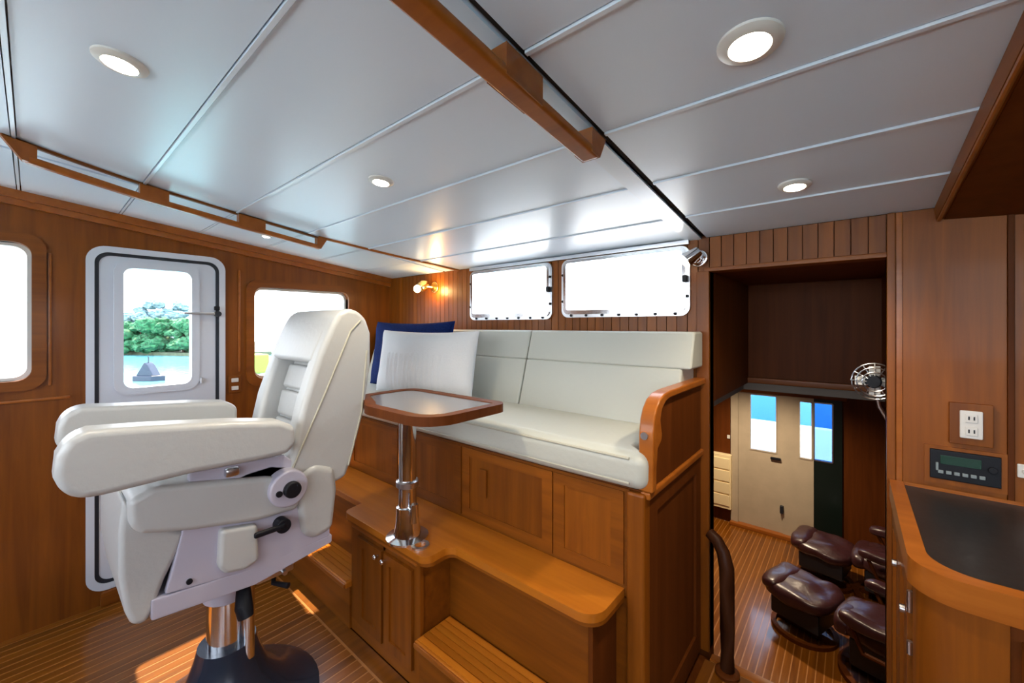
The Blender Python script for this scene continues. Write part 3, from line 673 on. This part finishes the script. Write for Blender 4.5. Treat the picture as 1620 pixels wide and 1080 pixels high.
downlight(-.140, .823, .044, 'large round ceiling light just right of the middle grab rail', 14)
downlight(-1.262, .788, .036, 'small round ceiling light above the table between the two grab rails', 13)
downlight(-.134, 1.486, .036, 'round ceiling light in front of the companionway opening', 14)
downlight(-2.49, .84, .024, 'tiny round ceiling light outboard of the grab rail above the port door', 2)

# wall sconce with warm lamp
sc = thing('wall_sconce', 'brass reading light glowing on the aft wall above the pillows', 'light', (-2.36, 1.873, 1.665))
obj('wall_plate', B().cyl((-2.30, 1.873, 1.675), (-2.30, 1.862, 1.675), .04, n=24, bev=.003), 'brass', sc)
obj('arm', B().tube([(-2.30, 1.865, 1.675), (-2.31, 1.82, 1.68), (-2.345, 1.795, 1.672)], .008), 'brass', sc)
sh = obj('shade', B().lathe([(.022, .0), (.034, .012), (.040, .05), (.026, .085), (.008, .09)], (-2.365, 1.775, 1.665), 24, Matrix.Rotation(-1.1, 4, 'X')), 'brass', sc)
obj('bulb', B().ball((-2.365, 1.765, 1.662), .028, .026, .028, 2), 'warm', sc)
ld = bpy.data.lights.new('lamp', 'POINT'); ld.energy = 2.2; ld.color = (1, .62, .25); ld.shadow_soft_size = .03
lo = bpy.data.objects.new('lamp', ld); C.objects.link(lo); lo.parent = sc; lo.location = (.10, -.06, -.015)

# chrome spotlight at the head of the settee wall
sp = thing('spotlight', 'chrome swivel spotlight high on the aft wall beside the right window', 'light', (-.515, 1.873, 1.69))
obj('wall_plate', B().cyl((-.507, 1.868, 1.69), (-.507, 1.846, 1.69), .036, n=24, bev=.004), 'chrome', sp)
obj('swivel', B().ball((-.510, 1.83, 1.69), .02, .02, .02, 2), 'chrome', sp)
hd = obj('lamp_head', B().cyl((-.495, 1.815, 1.715), (-.545, 1.79, 1.675), .022, .034, n=24, bev=.004), 'chrome', sp)
obj('bulb', B().cyl((-.545, 1.79, 1.675), (-.550, 1.787, 1.671), .030, n=24), 'warm', hd)

# small fan in the companionway
fn = thing('wall_fan', 'small grey fan with black hub at the right jamb of the companionway', 'fan', (.075, 1.94, 1.19))
fc = Vector((.062, 2.0, 1.195))
obj('motor', B().cyl(fc+Vector((.0, .03, 0)), fc+Vector((-.005, -.02, 0)), .024, n=20, bev=.005), 'blackp', fn)
cg = B()
for r_ in (.035, .052, .066):
    cg.tube([fc+Vector((r_*math.cos(a*PI/12), -.02 if r_ < .06 else 0, r_*math.sin(a*PI/12))) for a in range(25)], .0025, 6)
for a in range(12): cg.tube([fc+Vector((.022*math.cos(a*PI/6), -.02, .022*math.sin(a*PI/6))), fc+Vector((.066*math.cos(a*PI/6), 0, .066*math.sin(a*PI/6)))], .002, 6)
obj('guard', cg, 'steel', fn)
for a in range(4):
    bl = B().box(.018, .056, -.002, .002, -.018, .018, .001).xf(Matrix.Translation(fc) @ Matrix.Rotation(a*PI/2, 4, 'Y') @ Matrix.Rotation(.5, 4, 'X'))
    obj('blade', bl, 'plastic', fn)
obj('bracket', B().tube([fc+Vector((0, .02, -.02)), (.075, 2.03, 1.10), (.100, 2.03, 1.05)], .007), 'steel', fn)

# ------------------------------------------------------------------ counter, starboard side
ct = thing('counter_cabinet', 'teak cabinet with black top and rounded wooden edge at right', 'cabinet', (.9, 1.5, 0))
cout = [(XR-.01, YB-.022), (.104, YB-.022)]+arc(.175, 1.30, .071, 180, 250, 7)+arc(.175, 1.30, .076, 255, 270, 3)
top_in = [(XR-.01, YB-.022), (.128, YB-.022)]+arc(.205, 1.318, .077, 180, 270, 10)+[(XR-.01, 1.241)]
top_out = [(XR-.01, YB-.0221), (.094, YB-.022)]+arc(.175, 1.286, .081, 180, 270, 10)+[(XR-.01, 1.205)]
obj('countertop', B().prism(top_in, 'Z', .845, .873), 'counter', ct)
rim = B().ring(top_out, top_in, 'Z', .826, .884)
obj('wooden_rim', rim, 'trim', ct)
obj('carcass', B().prism([(XR-.01, YB-.024), (.115, YB-.024), (.115, 1.30), (.135, 1.25), (.185, 1.232), (XR-.01, 1.232)], 'Z', 0, .828), 'dark', ct)
obj('corner_post', B().prism([(.108, 1.34)]+arc(.168, 1.284, .060, 180, 270, 8)+[(.235, 1.224), (.235, 1.26), (.14, 1.34)], 'Z', 0, .826, .003, 2), 'wz', ct)
sdn = [(1.36, 1.60), (1.61, 1.855)]
for a, b2 in sdn:
    d = obj('side_door', B().ring([(a, .06), (b2, .06), (b2, .80), (a, .80)], [(a+.05, .11), (b2-.05, .11), (b2-.05, .75), (a+.05, .75)], 'X', .100, .116), 'wz', ct)
    obj('door_panel', B().box(.108, .114, a+.048, b2-.048, .108, .752, .002), 'wz', d)
    obj('latch', B().cyl((.100, a+.03, .70), (.088, a+.03, .70), .010, n=14, bev=.002), 'steel', d)
for i in range(3):
    a = .25+i*.50; b2 = a+.48
    d = obj('front_door', B().ring([(a, .05), (b2, .05), (b2, .79), (a, .79)], [(a+.06, .11), (b2-.06, .11), (b2-.06, .73), (a+.06, .73)], 'Y', 1.214, 1.233), 'wz', ct)
    obj('door_panel', B().box(a+.058, b2-.058, 1.222, 1.231, .108, .732, .002), 'wz', d)
obj('hinge', B().cyl((.104, 1.345, .72), (.104, 1.345, .77), .006, n=10), 'steel', ct)
obj('hinge', B().cyl((.104, 1.345, .62), (.104, 1.345, .65), .006, n=10), 'steel', ct)

# overhead cabinet, starboard
oc = thing('overhead_cabinet', 'dark teak overhead cabinet under the ceiling at top right', 'cabinet', (1.0, .4, 1.8))
obj('carcass', B().hexa([(.222, YF+.02, ceilz(YF)-.045), (XR-.01, YF+.02, ceilz(YF)-.10), (XR-.01, YB-.016, ceilz(YB)-.16), (.222, YB-.016, ceilz(YB)-.042),
    (.222, YF+.02, ceilz(YF)-.004), (XR-.01, YF+.02, ceilz(YF)-.004), (XR-.01, YB-.016, ceilz(YB)-.004), (.222, YB-.016, ceilz(YB)-.004)]), 'dark', oc)
obj('fascia', B().hexa([(.205, YF+.02, ceilz(YF)-.040), (.224, YF+.02, ceilz(YF)-.040), (.224, YB-.018, ceilz(YB)-.040), (.205, YB-.018, ceilz(YB)-.040),
    (.200, YF+.02, ceilz(YF)-.003), (.224, YF+.02, ceilz(YF)-.003), (.224, YB-.018, ceilz(YB)-.003), (.200, YB-.018, ceilz(YB)-.003)], .002), 'wy', oc)
obj('edge_bead', B().tube([(.211, YF+.02, ceilz(YF)-.043), (.211, YB-.02, ceilz(YB)-.043)], .0055), 'trim', oc)

# outlets and radio
def outlet(name, c, normal, label, wdt=.048, ht=.085, fr=.022):
    o = thing(name, label, 'socket', c); x, y, z = c
    if normal == 'Y':
        obj('mounting_frame', B().box(x-wdt/2-fr, x+wdt/2+fr, y-.014, y, z-ht/2-fr, z+ht/2+fr, .003), 'wz', o)
        pl_ = obj('cover_plate', B().box(x-wdt/2, x+wdt/2, y-.020, y-.013, z-ht/2, z+ht/2, .003), 'plastic', o)
        for dz in (-.02, .02):
            r_ = obj('receptacle', B().box(x-.013, x+.013, y-.0225, y-.019, z+dz-.013, z+dz+.013, .002), 'plastic', pl_)
            obj('slots', B().box(x-.007, x-.004, y-.0232, y-.022, z+dz-.005, z+dz+.006).box(x+.004, x+.007, y-.0232, y-.022, z+dz-.005, z+dz+.006), 'blackp', pl_)
    else:
        obj('mounting_frame', B().box(x, x+.010, y-wdt/2-fr*.5, y+wdt/2+fr*.5, z-ht/2-fr*.5, z+ht/2+fr*.5, .003), 'wz', o)
        for dz in (-.024, .024): obj('switch', B().box(x+.009, x+.018, y-.018, y+.018, z+dz-.012, z+dz+.012, .003), 'plastic', o)
outlet('power_outlet', (.278, YB-.012, 1.096), 'Y', 'white double power outlet in a teak frame above the black counter')
outlet('light_switch', (XL, .795, 1.046), 'X', 'pair of white switches on the port wall between door and window', .045, .085)
rd = thing('radio', 'black marine radio panel let into the teak wall above the counter', 'radio', (.264, YB-.012, .96))
obj('housing', B().box(.190, .340, YB-.022, YB-.011, .913, 1.005, .003), 'blackp', rd)
obj('display', B().box(.213, .300, YB-.0235, YB-.021, .962, .990, .001), 'display', rd)
for i in range(6): obj('button', B().box(.208+i*.0175, .220+i*.0175, YB-.0255, YB-.021, .932, .942, .001), 'button', rd)
obj('tuning_knob', B().cyl((.322, YB-.022, .965), (.322, YB-.032, .965), .010, n=18, bev=.002), 'blackp', rd)
obj('slot_key', B().box(.203, .209, YB-.0255, YB-.021, .940, .965, .001), 'button', rd)
obj('wall_trim_frame', B().ring([(.178, .897), (.352, .897), (.352, 1.017), (.178, 1.017)], [(.19, .912), (.34, .912), (.34, 1.006), (.19, 1.006)], 'Y', YB-.018, YB-.011), 'wz', rd)
ph = thing('toggle_switch', 'small white toggle switch on the wall at the right edge above the counter', 'switch', (.378, YB-.014, .975))
obj('plate', B().box(.370, .395, YB-.022, YB-.013, .955, .995, .003), 'plastic', ph)
obj('toggle', B().box(.378, .386, YB-.030, YB-.021, .97, .98, .002), 'plastic', ph)

# ------------------------------------------------------------------ saloon furniture
def blob(c, r3, seed, pw_=3.2, sub=4, nz=.02):
    b_ = B().ball((0, 0, 0), 1, 1, 1, sub)
    for v in b_.bm.verts:
        d = v.co.normalized(); k_ = (abs(d.x)**pw_+abs(d.y)**pw_+abs(d.z)**pw_)**(-1/pw_)
        q_ = d*k_; v.co = Vector((c[0]+q_.x*r3[0], c[1]+q_.y*r3[1], c[2]+q_.z*r3[2]))
        v.co.z += nz*noise.noise(v.co*7+Vector((seed, 0, 0)))
    return b_
def rotz(o, a): o.rotation_euler = (0, 0, a)
def ottoman(loc, a, label):
    o = thing('ottoman', label, 'ottoman', loc, 'ottomans in the saloon')
    L0 = Vector(loc)
    o_ = lambda *v: L0+Vector(v)
    obj('pad', blob(o_(0, 0, .37), (.28, .27, .085), 1, nz=.03), 'recl', o)
    obj('pad_roll', blob(o_(-.19, 0, .40), (.10, .25, .07), 4), 'recl', o)
    obj('under_frame', B().box(loc[0]-.20, loc[0]+.20, loc[1]-.19, loc[1]+.19, loc[2]+.13, loc[2]+.31, .02), 'rubber', o)
    obj('column', B().cyl(o_(0, 0, .04), o_(0, 0, .28), .03), 'blackp', o)
    obj('base_ring', B().ring(arc(loc[0], loc[1], .26, 0, 348.75, 31), arc(loc[0], loc[1], .22, 0, 348.75, 31), 'Z', loc[2], loc[2]+.035), 'dark', o)
    obj('base_bar', B().box(loc[0]-.23, loc[0]+.23, loc[1]-.025, loc[1]+.025, loc[2]+.005, loc[2]+.04), 'dark', o)
    rotz(o, a); return o
def recliner(loc, a, label):
    o = thing('recliner', label, 'armchair', loc, 'leather recliners in the saloon'); L0 = Vector(loc); o_ = lambda *v: L0+Vector(v)
    # faces -x
    obj('seat', blob(o_(-.02, 0, .40), (.33, .27, .10), 2, nz=.03), 'recl', o)
    obj('front_roll', blob(o_(-.28, 0, .40), (.08, .25, .085), 6), 'recl', o)
    bk_ = B()
    for k_, (x_, z_, t_) in enumerate(((.27, .56, .13), (.33, .72, .13), (.39, .88, .125), (.44, 1.02, .11))):
        bb = blob(o_(x_, 0, z_), (t_, .28-.02*k_, .105), k_+3); me = bpy.data.meshes.new('t'); bb.bm.to_mesh(me); bk_.bm.from_mesh(me); bb.bm.free()
    obj('backrest', bk_, 'recl', o)
    for s_ in (-1, 1):
        ar = obj('armrest', blob(o_(.0, s_*.34, .56), (.27, .065, .05), 9+s_), 'recl', o)
        obj('arm_support', B().tube([o_(-.20, s_*.34, .53), o_(-.12, s_*.34, .34), o_(.12, s_*.34, .34), o_(.2, s_*.34, .53)], .018), 'dark', ar)
    obj('column', B().cyl(o_(0, 0, .04), o_(0, 0, .30), .035), 'blackp', o)
    obj('under_frame', B().box(loc[0]-.24, loc[0]+.26, loc[1]-.22, loc[1]+.22, loc[2]+.12, loc[2]+.34, .02), 'rubber', o)
    obj('base_ring', B().ring(arc(loc[0], loc[1], .36, 0, 348.75, 31), arc(loc[0], loc[1], .31, 0, 348.75, 31), 'Z', loc[2], loc[2]+.04), 'dark', o)
    obj('base_bar', B().box(loc[0]-.33, loc[0]+.33, loc[1]-.03, loc[1]+.03, loc[2]+.005, loc[2]+.045), 'dark', o)
    rotz(o, a); return o
ottoman((-.35, 4.66, ZS), -.35, 'dark burgundy leather ottoman nearest the stairs, in front of the near recliner')
ottoman((-.24, 5.75, ZS), -.2, 'dark burgundy leather ottoman nearest the saloon door, in front of the far recliner')
recliner((.26, 4.40, ZS), -.25, 'dark burgundy leather recliner nearer the stairs, cut off by the jamb')
recliner((.36, 5.70, ZS), -.15, 'dark burgundy leather recliner farther from the stairs, behind the other')
# louvered locker by the saloon door
lk = thing('louvered_locker', 'lit cream louvered locker low beside the saloon door', 'locker', (-1.47, 6.5, ZS))
obj('carcass', B().box(-1.62, -1.33, 6.44, 6.538, -1.24, -.46, .01), 'cream', lk)
for i in range(4): obj('louver', B().box(-1.60, -1.35, 6.425, 6.445, -1.19+.175*i, -1.19+.175*i+.155, .008), 'cream', lk)
sw_ = tag(obj('light_switch', B().box(-1.40, -1.36, 6.525, 6.538, -.24, -.19, .004), 'plastic'), 'tiny white switch on the dark wall left of the saloon door', 'switch')
sl_ = thing('saloon_lamp', 'added warm fill lamp on the saloon ceiling out of sight', 'light', (-1.0, 5.2, 1.0)) if False else None
for (x_, y_, e_) in ((-1.0, 5.4, 110), (-.4, 3.6, 40)):  # unseen lamps added to brighten the saloon
    t_ = thing('saloon_fill_light', 'added warm fill light in the saloon above the floor at y %s' % ('aft' if y_ > 5 else 'fore'), 'light', (x_, y_, 1.02), 'added saloon fill lights')
    t_['label'] = 'added warm fill light on the saloon ceiling near the aft door' if y_ > 5 else 'added warm fill light on the saloon ceiling near the stairs'
    obj('trim_ring', B().lathe([(.05, -.004), (.055, -.012), (.075, -.010), (.08, .0)], (x_, y_, 1.02)), 'chrome', t_)
    obj('lens', B().lathe([(.001, -.014), (.04, -.014), (.052, -.006)], (x_, y_, 1.02)), 'warm', t_)
    ld = bpy.data.lights.new('lamp', 'SPOT'); ld.energy = e_; ld.color = (1, .80, .56); ld.spot_size = 2.4; ld.spot_blend = .7; ld.shadow_soft_size = .05
    lo = bpy.data.objects.new('lamp', ld); C.objects.link(lo); lo.parent = t_; lo.location = (0, 0, -.04)

# ------------------------------------------------------------------ outside
obj('aft_deck', B().box(-2.9, DWX0-.04, YB+.07, 8.0, 1.07, 1.12).box(DWX1+.06, 2.0, YB+.07, 8.0, 1.07, 1.12).box(DWX0-.04, DWX1+.06, 2.78, 8.0, 1.07, 1.12), 'deck', None, kind='structure')
obj('foredeck_bounce', B().box(-2.9, 2.0, -7.0, YF-.08, .90, .98), 'deck', None, kind='structure')  # unseen white deck added to throw daylight up onto the ceiling
obj('side_deck_bounce', B().box(XL-.95, XL-.08, YF-.1, 7.0, -.2, -.1), 'deck', None, kind='structure')  # added out of view, bounces daylight in through the port openings
obj('side_deck_bounce', B().box(XR+.08, XR+1.0, YF-.1, 7.0, .5, .6), 'deck', None, kind='structure')  # starboard counterpart, also added as an unseen reflector
obj('cockpit_sole', B().box(-2.6, 2.2, 6.62, 9.0, ZS-.06, ZS-.02), 'deck', None, kind='structure')
tag(obj('blue_backdrop', B().prism([(9.2, -1.0), (9.25, .55), (9.5, 1.1), (11.5, 1.1), (11.5, -1.0)], 'X', -4.2, 2.5, .08, 3), mat('blue_canvas', (.09, .33, .62), .8, bump=.15)), 'added blue canvas backdrop standing in for water outside the saloon door glass', 'cover')  # added backdrop, gives the upper door glass its blue
obj('bulwark', B().prism([(7.9, -1.2), (8.55, -.34), (8.7, -.34), (8.7, ZS-.06), (7.9, ZS-.06)], 'X', -2.6, 2.2, .02), 'deck', None, kind='structure')  # inner face sloped to catch the sun and show white through the glass
wt = B(); ws = 320; wt.box(-ws, ws, -ws, ws, -2.75, -2.6)
tag(obj('water', wt, 'water', None, wn=False, kind='stuff'), 'turquoise harbour water outside the port door', 'water')
# direction of the view through the door window
def along_view(x, depth):
    r = (x-810)/640; L_ = 1.5524
    return Vector(((1.1875*r-1)/L_*depth, (r+1.1875)/L_*depth, 0))
bankp = [along_view(x, d) for x, d in ((60, 62), (330, 52), (430, 56), (430, 90), (60, 96))]
obj('shore_bank', B().prism([(p.x, p.y) for p in bankp], 'Z', -2.7, -2.2), 'sand', None, kind='structure')
def tree(x, depth, top, wd, mt, label, grp, seed):
    p = along_view(x, depth); r = wd/2; h_ = top+2.3
    o = thing('tree', label, 'tree', (p.x, p.y, -2.3), grp)
    obj('trunk', B().tube([(p.x, p.y, -2.35), (p.x+.2, p.y, -1.5), (p.x, p.y, -2.3+h_*.5)], [.22, .16, .08], 8), 'bark', o)
    cr_ = B()
    rr = random.Random(seed)
    for k_ in range(26):
        a = rr.random()*2*PI; q = rr.random()**.5*r*.7; hz = -2.3+h_*(.06+.78*rr.random()*(1-.4*q/r))
        s_ = r*(.22+.2*rr.random())
        b2 = B().ball((p.x+q*math.cos(a), p.y+q*math.sin(a), min(hz, top-s_*.6)), s_, s_, s_*.75, 3)
        for v in b2.bm.verts: v.co += (v.co-Vector((p.x, p.y, hz))).normalized()*s_*(.5*noise.noise(v.co*1.6)+.4*noise.noise(v.co*4.3))
        me = bpy.data.meshes.new('t'); b2.bm.to_mesh(me); cr_.bm.from_mesh(me); b2.bm.free()
    obj('crown', cr_, mt, o, wn=False, smooth=20)
for i, (x_, d_, tp, wd) in enumerate(((150, 58, 2.4, 5), (192, 57, 2.9, 5), (222, 56, 3.7, 5.4), (255, 56, 4.2, 5.5), (290, 55, 3.6, 5.4), (325, 56, 3.4, 5))):
    tree(x_, d_, tp, wd, 'leaf', '%s bushy green tree from the left in the line across the water' % ['first', 'second', 'third', 'fourth', 'fifth', 'sixth'][i], 'green trees across the water', 10+i)
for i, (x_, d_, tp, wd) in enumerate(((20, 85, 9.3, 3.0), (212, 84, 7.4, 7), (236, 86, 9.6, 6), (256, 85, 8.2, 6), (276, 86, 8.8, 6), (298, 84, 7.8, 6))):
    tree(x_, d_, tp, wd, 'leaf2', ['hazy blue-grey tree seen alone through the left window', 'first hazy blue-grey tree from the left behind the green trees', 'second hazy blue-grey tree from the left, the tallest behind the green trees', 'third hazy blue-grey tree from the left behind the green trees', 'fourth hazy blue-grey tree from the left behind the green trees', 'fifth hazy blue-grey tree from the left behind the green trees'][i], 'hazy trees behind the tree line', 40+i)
# small blue boat on the water
bp = along_view(237, 29.5)
bt = thing('blue_boat', 'small dark blue open boat on the turquoise water', 'boat', (bp.x, bp.y, -2.6))
hull = [(-1.15, .0), (-.9, .42), (.5, .45), (1.15, 0), (.5, -.45), (-.9, -.42)]
b_ = B().prism(hull, 'Z', -.1, .38, .06, 3)
Rb = Matrix.Translation((bp.x, bp.y, -2.6)) @ Matrix.Rotation(math.radians(40), 4, 'Z')
obj('hull', b_.xf(Rb), 'blue', bt)
obj('cabin_cover', B().prism([(-.75, .36), (-.15, 1.35), (.1, 1.15), (.55, .36)], 'Y', -.33, .33, .05, 3).xf(Rb), 'blue', bt)
obj('mast', B().cyl((-.1, 0, 1.1), (-.1, 0, 1.75), .04, n=8).xf(Rb), 'blue', bt)
# two white motor yachts moored alongside
def yacht(y0, y1, x_, top, label, bow=1):
    o = thing('motor_yacht', label, 'boat', (x_, (y0+y1)/2, -2.6), 'white yachts moored alongside')
    ln = y1-y0; w_ = 1.9
    def Y(t): return y0+ln*t if bow > 0 else y1-ln*t
    pts = [(x_, Y(0)), (x_, Y(.72)), (x_-.35, Y(.9)), (x_-w_, Y(1.0)), (x_-2*w_+.35, Y(.9)), (x_-2*w_, Y(.72)), (x_-2*w_, Y(0))]
    obj('hull', B().prism(pts, 'Z', -2.75, .35, .08, 3), 'hull', o)
    obj('gunwale', B().prism([(p[0], p[1]) for p in pts], 'Z', .35, .42, .02, 2), 'steel', o)
    c_ = [(x_-.25, Y(.03)), (x_-.25, Y(.62)), (x_-w_, Y(.74)), (x_-2*w_+.25, Y(.62)), (x_-2*w_+.25, Y(.03))]
    cb = obj('cabin', B().prism(c_, 'Z', .42, top, .10, 4), 'hull', o)
    for k_ in range(3):
        a = .08+.17*k_
        obj('window', B().box(x_-.27, x_-.235, min(Y(a), Y(a+.14)), max(Y(a), Y(a+.14)), top-.62-.0, top-.30, .02), 'dglass' if k_ else 'blackp', cb).hide_render = False
    obj('bridge_roof', B().prism([(p[0]*1.0-.15, p[1]) for p in c_], 'Z', top+.0, top+.06, .02, 2), 'hull', o)
    return o
yacht(-9.0, .25, -8.2, 1.75, 'white motor yacht moored outside the left window', -1)
yacht(2.25, 11.0, -9.0, 1.95, 'white motor yacht moored outside the window behind the helm chair', -1)
bx = along_view(415, 5.6)
tag(obj('deck_locker', B().box(-9.95, -9.45, 2.75, 3.25, .40, .80, .04, 3), mat('olive_canvas', (.26, .36, .05), .7, bump=.2)), 'olive green canvas locker on the deck of the white yacht outside', 'cover')
